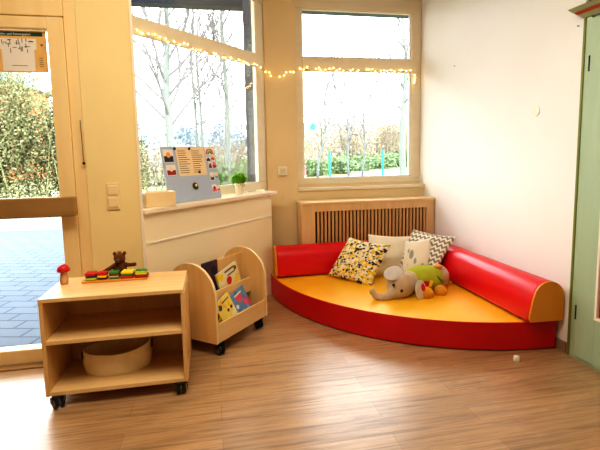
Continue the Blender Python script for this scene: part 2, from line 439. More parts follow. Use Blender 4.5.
# door 1 (glazed garden door) ---------------------------------------------------
dr = win_root('door_1')
m = MB()
m.box(-.748, 2.665, 0, -.686, 2.76, 2.08, None, .005); m.box(-1.83, 2.665, 0, -1.768, 2.76, 2.08, None, .005)
m.box(-1.768, 2.665, 1.912, -.748, 2.76, 2.08, None, .005)
m.build('door_frame', M['frame_door'], dr)
m = MB()
m.box(-.830, 2.655, .012, -.7486, 2.73, 1.904, None, .002); m.box(-1.764, 2.655, .012, -1.686, 2.73, 1.904, None, .006)
m.box(-1.686, 2.655, 1.842, -.830, 2.73, 1.904, None, .006); m.box(-1.686, 2.655, .012, -.830, 2.73, .092, None, .006)
m.build('door_leaf', M['frame_door'], dr)
m = MB(); m.box(-1.70, 2.69, .085, -.82, 2.696, 1.85); m.build('door_pane', M['glass'], dr)
m = MB(); m.box(-1.76, 2.575, .846, -.732, 2.625, .954, None, .012, 3); bar = m.build('push_bar', M['bar'], dr)
m = MB(); m.box(-.79, 2.625, .87, -.755, 2.655, .93); m.box(-1.74, 2.625, .87, -1.70, 2.655, .93); m.build('bar_bracket', M['bar'], bar)
m = MB(); m.box(-1.768, 2.60, 0, -.748, 2.655, .010, None, .003); m.build('threshold', M['bar'], dr)

# ------------------------------------------------------------------ small wall fittings
t = thing('light_switch', 'cream double light switch plate on the pillar beside the glass door', 'switch', (-.553, 2.66, .868))
m = MB(); m.box(-.033, -.009, 0, .033, -.001, .150, None, .003); m.build('plate', M['cream_plastic'], t)
for z in (.010, .079):
    m = MB(); m.box(-.024, -.015, z + .004, .024, -.009, z + .056, None, .003); m.build('rocker', M['cream_plastic'], t)
t = thing('bolt_rod', 'thin dark metal rod with a knob fixed on the door frame edge', 'rod', (-.692, 2.655, 1.13))
m = MB(); m.tube([(0, -.006, .0), (-.004, -.006, .235)], .0022, 6); m.build('rod', M['steel'], t)
m = MB(); m.ball((0, -.008, 0), .008, 10); m.build('knob', M['black'], t)
t = thing('room_sensor', 'small square white box on the post between the two windows', 'sensor', (.605, 3.89, .975))
m = MB(); m.box(-.042, -.026, 0, .042, -.001, .080, None, .008, 3); m.build('housing', M['white_plastic'], t)
m = MB(); m.box(-.024, -.030, .02, .024, -.026, .06, None, .003); m.build('cover', M['cream_plastic'], t)
def nail(loc, label, face):
    m = MB()
    if face == 'x': m.tube([(0, 0, 0), (-.012, 0, 0)], .0035, 8)
    else: m.tube([(0, 0, 0), (0, -.012, 0)], .0035, 8)
    o = m.build('nail', M['steel'], None, None, loc); tag(o, label, 'nail')
nail((.608, 3.889, .775), 'small nail in the post below the white sensor box', 'y')
nail((WX + .001, 3.38, 1.845), 'tiny nail in the white wall right of the back window', 'x')
nail((WX, 2.135, 1.815), 'tiny nail in the white wall under the wardrobe cornice', 'x')
m = MB(); m.tube([(-.0005, 0, 0), (-.006, 0, 0)], .030, 20)
tag(m.build('wall_cap', M['white_plastic'], None, None, (WX, 2.43, 1.397)), 'round white cover cap on the bare right wall', 'cap')

# ------------------------------------------------------------------ green painted wardrobe
t = thing('wardrobe', 'sage green painted farmhouse wardrobe with red-striped cornice at the right edge', 'wardrobe', (1.945, 2.090, 0))
# local: x into the wall (+), y towards the far corner (0) and towards the viewer (negative)
m = MB(); m.box(.02, -1.08, .03, .55, -.008, 1.84); m.build('carcass', M['green_paint'], t)
m = MB(); m.box(-.004, -.016, 0, .03, 0, 1.84, None, .003); m.build('edge_strip', M['olive_paint'], t)
m = MB(); m.box(0, -.048, 0, .02, -.016, 1.84, None, .002); m.box(0, -1.08, 0, .02, -1.04, 1.84, None, .002); m.box(0, -1.04, .0, .02, -.048, .016); m.build('face_frame', M['green_paint'], t)
dl = None
m = MB()
for (a, b_, z0, z1) in ((-.180, -.052, .022, 1.825), (-.545, -.420, .022, 1.825)): m.box(-.012, a, z0, .012, b_, z1, None, .003)
for z0, z1 in ((.022, .27), (.95, 1.10), (1.68, 1.825)): m.box(-.012, -.420, z0, .012, -.180, z1, None, .003)
dl = m.build('door', M['green_paint'], t)
m = MB()
for z0, z1 in ((.285, .935), (1.115, 1.665)): m.box(-.001, -.405, z0, .008, -.195, z1, None, .004)
m.build('door_panel', M['brick_red'], dl)
m = MB()
for z0, z1 in ((.27, .95), (1.10, 1.68)):
    m.box(-.016, -.195, z0, .002, -.180, z1, None, .002); m.box(-.016, -.42, z0, .002, -.405, z1, None, .002)
    m.box(-.016, -.405, z0, .002, -.195, z0 + .015, None, .002); m.box(-.016, -.405, z1 - .015, .002, -.195, z1, None, .002)
m.build('panel_moulding', M['wall_white_pure'], dl)
for z in (.27, 1.60):
    m = MB(); m.tube([(-.014, -.060, z - .032), (-.014, -.060, z + .032)], .0035, 8); m.ball((-.014, -.060, z + .036), .0045, 8); m.ball((-.014, -.060, z - .036), .0045, 8)
    m.build('hinge', M['black'], dl)
m = MB(); 
for (a, b_) in ((-.92, -.55),): m.box(-.012, a - .12, .022, .012, b_, 1.825, None, .003)
d2 = m.build('door', M['green_paint'], t)
m = MB(); m.box(-.018, -.94, .28, -.012, -.67, .93, None, .004); m.box(-.018, -.94, 1.11, -.012, -.67, 1.67, None, .004); m.build('door_panel', M['brick_red'], d2)
# cornice: flares outwards to the room and to the far side
def cornice(z0, o0, z1, o1, name, mt):
    m = MB(); bm = m.bm
    lo = [(-o0, o0), (.0, o0), (.0, -1.1), (-o0, -1.1)]; hi = [(-o1, o1), (.0, o1), (.0, -1.1), (-o1, -1.1)]
    A = [bm.verts.new((x, y, z0)) for x, y in lo]; C_ = [bm.verts.new((x, y, z1)) for x, y in hi]
    bm.faces.new(A); bm.faces.new(C_[::-1])
    for i in range(4): bm.faces.new((A[i], A[(i + 1) % 4], C_[(i + 1) % 4], C_[i]))
    bmesh.ops.recalc_face_normals(bm, faces=bm.faces[:])
    return m.build(name, mt, t)
cornice(1.842, .004, 1.862, .020, 'cornice_base', M['green_pale'])
cornice(1.862, .022, 1.876, .036, 'cornice_stripe', M['brick_red'])
cornice(1.876, .038, 1.896, .056, 'cornice', M['green_pale'])

# ------------------------------------------------------------------ radiator cover
t = thing('radiator_cover', 'beech radiator cover with vertical slats under the back window', 'radiator cover', (.728, 3.669, 0))
W = 1.222
m = MB(); m.box(-.006, -.008, .732, W, .198, .752, None, .004); m.build('top_board', M['beech_top'], t)
m = MB(); m.box(0, 0, 0, .121, .02, .732, None, .003); m.box(W - .075, 0, 0, W, .02, .732, None, .003)
m.box(.121, 0, .668, W - .075, .02, .732, None, .002); m.box(.121, 0, 0, W - .075, .02, .10, None, .002); m.build('frame', M['beech_frame'], t)
m = MB(); m.box(0, .02, 0, .018, .195, .732); m.build('side_panel', M['beech_frame'], t)
n = 31; a0 = .121 + .012; pitch_ = (W - .075 - .121 - .012) / n
m = MB()
for i in range(n): m.box(a0 + i * pitch_ + .005, .004, .10, a0 + i * pitch_ + .025, .018, .668, None, .002, 1)
m.build('slat_grille', M['beech'], t)
m = MB(); m.box(.10, .09, .02, W - .03, .11, .70); m.build('slat_shade', M['dark_void'], t)  # dark sheet standing in for the shade inside the cover

# ------------------------------------------------------------------ corner seat
SC = (1.94, 3.66); SR = 1.492
def quarter(r, n=40):
    return [(0, 0)] + [(-r * math.cos(i / n * PI / 2), -r * math.sin(i / n * PI / 2)) for i in range(n + 1)]
t = thing('corner_seat', 'quarter-round red floor mattress with yellow top in the room corner', 'seat mattress', (SC[0], SC[1], 0))
m = MB(); m.prism(quarter(SR), .004, .168)
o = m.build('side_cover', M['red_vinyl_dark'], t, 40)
bv = o.modifiers.new('b', 'BEVEL'); bv.width = .008; bv.segments = 2
# slightly domed yellow top
m = MB(); bm = m.bm; nr, na = 12, 40; grid = []
for i in range(nr + 1):
    rr = (SR - .006) * i / nr; row = []
    for j in range(na + 1):
        an = j / na * PI / 2; x, y = -rr * math.cos(an), -rr * math.sin(an)
        z = .169 + .008 * (1 - (i / nr) ** 6) + .0015 * math.sin(x * 17 + y * 5) * math.cos(y * 13) * (1 - (i / nr) ** 4)
        row.append(bm.verts.new((x, y, z)))
    grid.append(row)
for i in range(nr):
    for j in range(na):
        if i == 0: bm.faces.new((grid[0][0], grid[1][j], grid[1][j + 1])) if True else None
        else: bm.faces.new((grid[i][j], grid[i + 1][j], grid[i + 1][j + 1], grid[i][j + 1]))
for j in range(1, na + 1): bm.verts.remove(grid[0][j])
bmesh.ops.recalc_face_normals(bm, faces=bm.faces[:])
m.build('top_cover', M['yellow_vinyl'], t, 180)
m = MB(); m.tube([(-(SR - .002) * math.cos(i / 48 * PI / 2), -(SR - .002) * math.sin(i / 48 * PI / 2), .169) for i in range(49)], .005, 6); m.build('piping', M['red_vinyl'], t, 60)

def arch_profile():
    # (u across from the wall, z): flat at the wall, rounded over the top, sloping front
    P = [(0, 0), (0, .140)]
    for i in range(1, 15):
        a = PI * i / 15
        P.append((.098 - .098 * math.cos(a), .140 + .098 * math.sin(a)))
    P += [(.202, .135), (.222, .030), (.214, .006)]
    return P
prof = arch_profile()
# right bolster: wall at x=1.945, runs along y
t = thing('bolster', 'red half-round vinyl bolster with orange end lying along the right wall', 'bolster', (1.945, 0, .182))
m = MB(); m.prism([(-u, z) for u, z in prof], 2.140, 3.425, 'y'); o = m.build('cover', M['red_vinyl'], t, 35)
o.modifiers.new('b', 'BEVEL').width = .006
m = MB(); m.prism([(-.113 + (-u + .113) * .985, .004 + z * .985) for u, z in prof], 2.128, 2.1395, 'y'); m.build('end_panel', M['orange_vinyl'], t, 35)
# back bolster: wall side at y=3.655, runs along x
t = thing('bolster', 'red half-round vinyl bolster lying under the slatted radiator cover', 'bolster', (0, 3.655, .180))
m = MB(); m.prism([(-u, z) for u, z in prof], .481, 1.938, 'x'); o = m.build('cover', M['red_vinyl'], t, 35)
o.modifiers.new('b', 'BEVEL').width = .006
m = MB(); m.prism([(-.113 + (-u + .113) * .985, .004 + z * .985) for u, z in prof], .469, .4805, 'x'); m.build('end_panel', M['orange_vinyl'], t, 35)

# ------------------------------------------------------------------ cushions
def cushion(name, BL, BR, TR, TL, th, mt, label, piping=None):
    BL, BR, TR, TL = map(Vector, (BL, BR, TR, TL))
    org = (BL + BR) / 2
    nrm = (BR - BL).cross(TL - BL).normalized(); n = 26
    bm = bmesh.new(); uvl = bm.loops.layers.uv.new('UVMap'); pts = {}
    ctr = (BL + BR + TR + TL) / 4
    for side in (1, -1):
        for i in range(n + 1):
            for j in range(n + 1):
                u, v = i / n, j / n
                edge = i in (0, n) or j in (0, n)
                if side == -1 and edge: pts[(side, i, j)] = pts[(1, i, j)]; continue
                p = (BL * (1 - u) + BR * u) * (1 - v) + (TL * (1 - u) + TR * u) * v
                a, b_ = 2 * u - 1, 2 * v - 1
                pin = .075 * ((1 - a * a) * b_ * b_ * b_ * b_ + (1 - b_ * b_) * a * a * a * a)     # edges pulled in between the corners
                p = p + (ctr - p) * pin
                h = ((1 - a ** 2) * (1 - b_ ** 2)) ** .42
                h *= 1 + .05 * math.sin(9 * u + 4 * v) + .04 * math.sin(13 * v - 6 * u)
                pts[(side, i, j)] = bm.verts.new(p + nrm * side * th * h - org)
        for i in range(n):
            for j in range(n):
                q = [(i, j), (i + 1, j), (i + 1, j + 1), (i, j + 1)]
                if side == -1: q = q[::-1]
                fc = bm.faces.new([pts[(side, a, b_)] for a, b_ in q]); fc.smooth = True
                for lp, (a, b_) in zip(fc.loops, q): lp[uvl].uv = (a / n, b_ / n)
    me = bpy.data.meshes.new(name); bm.to_mesh(me); bm.free()
    o = link(name, me, mt, None, org); tag(o, label, 'cushion')
    return o
cushion('cushion', (.872, 3.37, .192), (1.125, 3.06, .160), (1.335, 3.19, .447), (1.062, 3.39, .490), .065, M['pat_tri'], 'cushion with small yellow, grey and black triangle print, frontmost left')
cushion('cushion', (1.17, 3.30, .168), (1.53, 3.30, .168), (1.640, 3.405, .466), (1.243, 3.45, .494), .055, M['white_cloth'], 'plain off-white cushion standing behind the triangle-print cushion')
cushion('cushion', (1.385, 3.14, .190), (1.610, 3.07, .185), (1.672, 3.19, .488), (1.488, 3.26, .458), .030, M['pat_leaf'], 'white cushion with grey leaf print between the plain and the zigzag cushion')
cushion('cushion', (1.41, 3.34, .21), (1.615, 3.04, .185), (1.833, 3.10, .501), (1.618, 3.40, .526), .042, M['pat_chev'], 'grey and white zigzag cushion leaning in the corner on the right')

# ------------------------------------------------------------------ plush elephant
t = thing('plush_elephant', 'grey plush elephant in a lime green cover lying on the yellow seat', 'stuffed toy', (1.30, 2.80, .161))
m = MB()
L = lambda x, y, z: (x - 1.30, y - 2.80, z - .161)
m.ball(L(1.240, 2.79, .256), (.098, .090, .092), 20)                      # head
m.ball(L(1.195, 2.76, .222), (.058, .055, .056), 16)
m.ball(L(1.47, 2.89, .250), (.150, .098, .088), 20)                      # body
m.ball(L(1.59, 2.93, .252), (.085, .090, .088), 18)                      # rump
m.ball(L(1.34, 2.86, .25), (.085, .080, .078), 18)
m.tube([L(1.18, 2.765, .215), L(1.13, 2.745, .196), L(1.085, 2.745, .188), L(1.050, 2.758, .200), L(1.030, 2.77, .228), L(1.022, 2.775, .246)], [.044, .031, .026, .024, .022, .021], 12)
link('body', fused(m, .007, 8), M['plush_grey'], t)
# cover: a sleeve around the body
m = MB(); bm = m.bm; rows = []
for i in range(13):
    x = -.145 + .235 * i / 12; k = math.sqrt(max(.05, 1 - ((x + .0) / .165) ** 2))
    rows.append([bm.verts.new((x, .106 * k * math.cos(a), .096 * k * math.sin(a))) for a in [2 * PI * q / 28 for q in range(28)]])
for i in range(12):
    for q in range(28): bm.faces.new((rows[i][q], rows[i][(q + 1) % 28], rows[i + 1][(q + 1) % 28], rows[i + 1][q]))
cv = m.build('blanket', M['plush_green'], t, 180, L(1.47, 2.89, .252)); cv.rotation_euler = (0, .03, .12)
so = cv.modifiers.new('s', 'SOLIDIFY'); so.thickness = .006; so.offset = 1
m = MB(); m.box(-.03, -.004, -.022, .022, .004, .026, None, .003); pk = m.build('patch', M['plush_red'], cv, None, (-.055, -.112, -.008)); pk.rotation_euler = (.05, .2, .1)
m = MB(); m.box(-.012, -.003, -.022, .014, .003, .022, None, .003); pk = m.build('patch', M['toy_yellow'], cv, None, (-.03, -.117, .0)); pk.rotation_euler = (.0, .3, .1)
m = MB(); m.box(-.006, -.003, -.03, .006, .003, .03, None, .002); pk = m.build('patch', M['toy_green'], cv, None, (.05, -.105, .024)); pk.rotation_euler = (-.3, -.7, .0)
def ear(pts_rot, loc, name='ear', rx=.05, rz=.06):
    m = MB(); m.ball((0, 0, 0), (rx, .010, rz), 16)
    o = m.build(name, M['plush_ear'], t, 180, loc); o.rotation_euler = pts_rot; return o
ear((math.radians(-48), math.radians(-14), math.radians(10)), L(1.182, 2.77, .346), 'ear', .078, .052)
e2 = ear((math.radians(-6), math.radians(-12), math.radians(24)), L(1.345, 2.70, .238), 'ear', .054, .070)
m = MB(); m.ball((0.018, -.010, .012), (.018, .005, .028), 12); m.build('ear_lining', M['plush_red'], e2)
for p in ((1.160, 2.722, .280), (1.207, 2.695, .244)):
    m = MB(); m.ball((0, 0, 0), .010, 10); m.build('eye', M['black'], t, 180, L(*p))
for p, r_ in (((1.400, 2.725, .204), .046), ((1.520, 2.755, .203), .043), ((1.40, 2.94, .205), .040), ((1.56, 2.98, .205), .040)):
    m = MB(); m.ball((0, 0, 0), (r_ * 1.05, r_, r_ * .95), 16); m.build('foot', M['plush_orange'], t, 180, L(*p))
m = MB(); m.tube([L(1.66, 2.95, .26), L(1.685, 2.95, .235), L(1.69, 2.94, .20)], [.012, .009, .007], 8); m.build('tail', M['plush_grey'], t, 60)
m = MB(); m.ball(L(1.56, 2.87, .345), (.035, .02, .014), 12); m.build('bow', M['toy_orange'], t, 180)

# ------------------------------------------------------------------ casters
def caster(parent, x, y, ztop, rz, rad=.026, thick=.02):
    e = bpy.data.objects.new('caster', None); e.empty_display_size = .02
    # the fork carries plate and wheel
    m = MB(); m.box(-.02, -.02, ztop - .004, .02, .02, ztop - .0005); m.box(-thick - .003, -.006, rad, -thick, .016, ztop - .004); m.box(thick, -.006, rad, thick + .003, .016, ztop - .004)
    m.box(-thick, .0, ztop - .008, thick, .016, ztop - .004)
    o = m.build('caster', M['black'], parent, None, (x, y, 0)); o.rotation_euler = (0, 0, rz)
    bpy.data.objects.remove(e)
    for s in (-1, 1):
        m = MB(); Mx = Matrix.Translation((s * thick * .5, .006, rad + .0005)) @ Matrix.Rotation(PI / 2, 4, 'Y')
        m.lathe([(rad * .5, -.008), (rad * .9, -.008), (rad, -.005), (rad, .005), (rad * .9, .008), (rad * .5, .008)], 20, (0, 0, 0), Mx)
        m.build('wheel', M['black'], o, 40)
        m = MB(); m.lathe([(.001, -.009), (rad * .64, -.0095), (rad * .64, .0095), (.001, .009)], 16, (0, 0, 0), Mx); m.build('hub', M['grey_plastic'], o, 40)
    return o

# ------------------------------------------------------------------ low toy shelf on casters
t = thing('toy_shelf', 'low open birch shelf unit on black casters in front of the glass door', 'shelf', (-.797, 2.145, 0))
Wd, Dp = .642, .362
m = MB(); m.box(0, 0, .060, .018, Dp, .508, None, .0015); m.build('side_panel', M['birch_v'], t)
m = MB(); m.box(Wd - .018, 0, .060, Wd, Dp, .508, None, .0015); m.build('side_panel', M['birch_v'], t)
m = MB(); m.box(-.001, -.002, .508, Wd - .004, Dp, .527, None, .002); m.build('top_panel', M['birch'], t)
m = MB(); m.box(.018, .002, .306, Wd - .018, Dp - .01, .326, None, .0015); m.build('shelf_board', M['birch'], t)
m = MB(); m.box(.018, .001, .060, Wd - .018, Dp - .01, .080, None, .0015); m.build('bottom_panel', M['birch'], t)
m = MB(); m.box(.018, Dp - .010, .080, Wd - .018, Dp - .002, .508); m.build('back_panel', M['birch_v'], t)
for x, y, a in ((.052, .003, .7), (Wd - .036, .004, .05), (.055, Dp - .05, .3), (Wd - .045, Dp - .05, 2.5)): caster(t, x, y, .060, a, .0290, .028)

# basket
t = thing('basket', 'oval cream fabric basket with dark handle tabs in the lower shelf compartment', 'basket', (-.512, 2.345, .081))
m = MB(); bm = m.bm; K = 48; rings = []
def rim(a): return .108 + .026 * math.cos(a) ** 2 * (1 if math.cos(a) > 0 else .35)
levels = [0, .12, .35, .6, .85, 1.0]
for inner in (0, 1):
    lv = levels if not inner else levels[::-1][:-1] + [.06]
    for q in lv:
        rx, ry = (.166, .103) if not inner else (.159, .096)
        rx *= .94 + .06 * min(1, q * 3); ry *= .94 + .06 * min(1, q * 3)
        rings.append([bm.verts.new((rx * math.cos(2 * PI * k / K), ry * math.sin(2 * PI * k / K), max(q * rim(2 * PI * k / K), .0))) for k in range(K)])
for i in range(len(rings) - 1):
    for k in range(K): bm.faces.new((rings[i][k], rings[i][(k + 1) % K], rings[i + 1][(k + 1) % K], rings[i + 1][k]))
bm.faces.new(rings[0][::-1]); bm.faces.new(rings[-1])
m.build('body', M['wicker'], t, 60)
for s, z in ((1, .128), (-1, .112)):
    m = MB(); m.box(-.005, -.018, -.03, .005, .018, .008, None, .003); m.build('handle', M['leather'], t, None, (s * .166, -.012, z - .006))
t.rotation_euler = (0, 0, .12)

# mushroom
t = thing('toy_mushroom', 'wooden toy mushroom with red cap standing at the left end of the shelf top', 'toy', (-.757, 2.39, .5275))
m = MB(); m.lathe([(.016, 0), (.019, .004), (.020, .02), (.017, .045), (.014, .068), (.010, .072)], 20); m.build('stem', M['toy_stem'], t, 50)
m = MB(); m.lathe([(.008, .066), (.028, .064), (.031, .070), (.029, .082), (.021, .094), (.010, .100), (.001, .101)], 24); m.build('cap', M['toy_red'], t, 60)

# tray with sandwiches
t = thing('serving_board', 'narrow orange wooden board on the shelf top under the toy sandwiches', 'board', (-.513, 2.40, .5275))
m = MB(); m.box(-.158, -.034, 0, .160, .036, .010, None, .003); m.build('board', M['toy_orange'], t)
def layer(parent, name, w_, d_, z0, z1, mt, rnd=True):
    m = MB(); h = (z1 - z0) / 2
    m.box(-w_ / 2, -d_ / 2, z0, w_ / 2, d_ / 2, z1, None, min(h * .8, .009), 3); return m.build(name, mt, parent, 60)
def sandwich(x, label, layers):
    t = thing('toy_sandwich', label, 'toy food', (x, 2.398, .538), random.uniform(-.12, .12), 'toy sandwiches on the orange board')
    z = 0
    for name, w_, h, mt in layers:
        layer(t, name, w_, w_ * .9, z, z + h - .0003, M[mt]); z += h
    return t, z
sandwich(-.630, 'toy sandwich with red top and lime base, leftmost on the orange board', [('bottom_slice', .052, .012, 'toy_lime'), ('filling', .048, .011, 'toy_blue'), ('top_slice', .054, .016, 'toy_red')])
sandwich(-.574, 'toy sandwich with red top, yellow middle and dark base, second from left', [('bottom_slice', .042, .009, 'toy_dark'), ('filling', .045, .013, 'toy_yellow'), ('top_slice', .047, .017, 'toy_red')])
sandwich(-.517, 'toy sandwich with green top and white stripe, in front of the brown bear', [('bottom_slice', .046, .010, 'toy_green'), ('cheese', .044, .006, 'toy_white'), ('filling', .048, .008, 'toy_darkred'), ('top_slice', .049, .015, 'toy_green')])
s4, z4 = sandwich(-.451, 'toy sandwich with bumpy yellow top and red base, second from right', [('bottom_slice', .060, .012, 'toy_red'), ('filling', .058, .011, 'toy_green'), ('top_slice', .060, .013, 'toy_yellow')])
m = MB()
for i in range(3):
    for j in range(2): m.ball((-.018 + .018 * i, -.012 + .024 * j, z4 - .002), (.009, .011, .007), 10)
m.build('corn', M['toy_yellow'], s4, 180)
s5, z5 = sandwich(-.382, 'toy sandwich with leafy green top and dark red base, rightmost on the board', [('bottom_slice', .064, .014, 'toy_darkred'), ('cheese', .052, .008, 'toy_yellow'), ('top_slice', .050, .010, 'toy_lime')])
m = MB()
for i in range(4): m.ball((-.018 + .012 * i, .004 * (-1) ** i, z5 + .001), (.013, .017, .006), 10)
m.build('lettuce', M['toy_green'], s5, 180)

# teddy bear
t = thing('teddy_bear', 'small brown plush bear sitting behind the toy sandwiches with arms spread', 'stuffed toy', (-.500, 2.462, .5275))
m = MB()
m.ball((0, 0, .040), (.034, .026, .042), 16); m.ball((0, -.002, .100), (.031, .027, .028), 16)
m.ball((-.024, 0, .126), .011, 10); m.ball((.026, 0, .126), .011, 10); m.ball((-.006, -.026, .094), (.015, .012, .012), 10)
m.tube([(-.022, -.002, .066), (-.05, -.010, .050), (-.082, -.016, .034), (-.094, -.018, .028)], [.013, .011, .010, .011], 10)
m.tube([(.022, -.002, .066), (.045, -.008, .062), (.070, -.012, .064), (.084, -.014, .066)], [.013, .011, .010, .011], 10)
m.tube([(-.018, -.010, .016), (-.032, -.014, .014)], [.016, .014], 10); m.tube([(.018, -.010, .016), (.034, -.014, .014)], [.016, .014], 10)
m.ball((-.034, -.012, .013), .0125, 10); m.ball((.036, -.012, .013), .0125, 10)
link('body', fused(m, .0042, 4), M['teddy'], t)
m = MB(); m.ball((-.006, -.036, .093), (.010, .006, .008), 10); m.build('muzzle', M['teddy_light'], t, 180)
m = MB(); m.ball((-.006, -.041, .096), (.005, .003, .004), 8); m.build('nose', M['black'], t, 180)
for s in (-1, 1):
    m = MB(); m.ball((s * .012 - .003, -.0265, .107), .0035, 8); m.build('eye', M['black'], t, 180)
m = MB()
for i in range(7): m.tube([(-.006 + .002 * i, 0, .124), (-.012 + .004 * i, 0, .140)], [.002, .0006], 5)
m.build('hair_tuft', M['teddy_light'], t)

# ------------------------------------------------------------------ book rack on casters
RA = math.radians(50.1)
t = thing('book_rack', 'rolling birch book rack with arched sides standing under the bay window', 'book rack', (-.011, 2.496, 0), RA)
RL, RD = .530, .372
def arch_side():
    P = [(0, .080), (RD, .080), (RD, .335)]
    n = 20; cx, rz, cz = RD / 2, .208, .330
    P = [(0, .08), (RD, .08)] + [(cx + (RD / 2) * math.cos(PI * i / n), cz + rz * math.sin(PI * i / n) ** .9) for i in range(n + 1)]
    return P
for x in (0, RL - .018):
    m = MB(); m.prism(arch_side(), x, x + .018, 'x'); o = m.build('side_panel', M['birch_v'], t, 30)
    o.data.materials.append(M['birch_edge'])
    for p in o.data.polygons:
        if abs(p.normal.x) < .5: p.material_index = 1
x0, x1 = .0185, RL - .0185
m = MB(); m.box(x0, .003, .080, x1, .017, .192, None, .0015); m.build('front_panel', M['birch'], t)
m = MB(); m.box(x0, RD - .017, .080, x1, RD - .003, .192, None, .0015); m.build('back_panel', M['birch'], t)
m = MB(); m.box(x0, .017, .080, x1, RD - .017, .094); m.build('bottom_panel', M['birch'], t)
m = MB(); m.box(x0, .116, .240, x1, .128, .338, None, .0015); m.build('tier_panel', M['birch'], t)
m = MB(); m.box(x0, .128, .240, x1, .180, .252); m.build('tier_board', M['birch'], t)
m = MB(); m.box(x0, .180, .094, x1, .192, .505, None, .0015); m.build('divider_panel', M['birch_v'], t)
for x, y, a in ((.046, .014, -.3), (RL - .05, .035, -.4), (.05, RD - .045, 1.2), (RL - .05, RD - .045, 2.0)): caster(t, x, y, .080, a, .031, .022)

# books: local frame of the rack, leaning back
RM = Matrix.Translation((-.011, 2.496, 0)) @ Matrix.Rotation(RA, 4, 'Z')
def cover_mat(name, base, blobs):
    m, nt, b = newmat(name); b.inputs['Roughness'].default_value = .35
    v = coords(nt, 'Object', (16, 16, 16))
    vo = N(nt, 'ShaderNodeTexVoronoi'); vo.inputs['Scale'].default_value = 1.3; nt.links.new(v, vo.inputs['Vector'])
    sp = N(nt, 'ShaderNodeSeparateColor'); nt.links.new(vo.outputs['Color'], sp.inputs['Color'])
    st = [(0, base)] + [(.60 + .4 * i / len(blobs), c) for i, c in enumerate(blobs)]
    r = ramp(nt, st, 'CONSTANT'); nt.links.new(sp.outputs[0], r.inputs['Fac']); nt.links.new(r.outputs['Color'], b.inputs['Base Color'])
    return m
def book(lx, ly, lz, wd, ht, th, lean, roll_, mt, label, deco):
    """lx: centre of the bottom edge along the rack"""
    o = bpy.data.objects.new('picture_book', None); o.empty_display_size = .03; COL.objects.link(o)
    o.matrix_world = RM @ Matrix.Translation((lx, ly, lz)) @ Matrix.Rotation(-lean, 4, 'X') @ Matrix.Rotation(roll_, 4, 'Y')
    tag(o, label, 'book')
    m = MB(); m.box(-wd / 2, -.0, 0, wd / 2, .0015, ht); m.box(-wd / 2, th - .0015, 0, wd / 2, th, ht); m.box(-wd / 2 - .001, 0, 0, -wd / 2 + .002, th, ht); m.build('cover', mt, o)
    m = MB(); m.box(-wd / 2 + .002, .0016, .002, wd / 2 - .003, th - .0016, ht - .002); m.build('pages', M['paper_white'], o)
    for kind, x, z, r_, c_ in deco:
        m = MB()
        if kind == 'dot': m.lathe([(.0005, -.0008), (r_, -.0008), (r_, 0.0), (.0005, 0.0)], 18, (0, 0, 0), Matrix.Translation((x, -.0003, z)) @ Matrix.Rotation(PI / 2, 4, 'X'))
        else: m.box(x - r_, -.0012, z - r_ * .11, x + r_, -.0002, z + r_ * .11)
        m.build('cover_picture', M[c_], o)
    return o
M['bk_white'] = cover_mat('white yellow cover', rgb(236, 222, 178), [rgb(240, 208, 90), rgb(232, 226, 208)])
M['bk_yellow'] = cover_mat('yellow cover', rgb(226, 178, 40), [rgb(196, 140, 40), rgb(240, 210, 90)])
M['bk_pale'] = cover_mat('pale yellow cover', rgb(242, 220, 110), [rgb(240, 232, 190), rgb(236, 196, 60)])
M['bk_blue'] = cover_mat('blue cover', rgb(110, 150, 190), [rgb(140, 170, 210), rgb(210, 90, 120), rgb(90, 130, 170)])
M['bk_purple'] = cover_mat('dark blue purple cover', rgb(46, 36, 66), [rgb(40, 60, 110), rgb(84, 40, 60)])
M['pink'] = plain('pink print', rgb(226, 90, 120), .4)
book(.165, .158, .2535, .135, .262, .012, .04, 0, M['bk_purple'], 'dark blue and purple book leaning at the back of the upper tier', [('dot', .03, .20, .028, 'navy')])
book(.345, .131, .256, .215, .195, .014, .12, -.22, M['bk_white'], 'white and yellow picture book tilted in the upper rack tier', [('dot', -.005, .11, .026, 'toy_red'), ('dot', -.07, .16, .022, 'toy_yellow'), ('dot', .08, .16, .015, 'ink'), ('bar', .02, .175, .05, 'ink'), ('bar', .03, .145, .04, 'ink')])
book(.070, .044, .096, .098, .245, .012, .20, .0, M['bk_yellow'], 'deep yellow book at the left end of the lower rack tier', [('bar', 0, .20, .03, 'toy_dark'), ('dot', .02, .11, .022, 'toy_dark')])
book(.225, .036, .104, .145, .205, .014, .28, -.30, M['bk_pale'], 'pale yellow book with black eye dots in the lower rack tier', [('dot', .01, .115, .010, 'black'), ('dot', .045, .118, .010, 'black'), ('dot', -.045, .165, .018, 'toy_blue'), ('bar', .02, .18, .035, 'ink')])
book(.375, .034, .104, .165, .210, .012, .33, -.26, M['bk_blue'], 'blue and pink book at the right of the lower rack tier', [('dot', 0, .16, .032, 'pink'), ('dot', -.05, .12, .014, 'toy_white'), ('dot', .04, .11, .022, 'pink'), ('bar', 0, .185, .04, 'toy_white')])

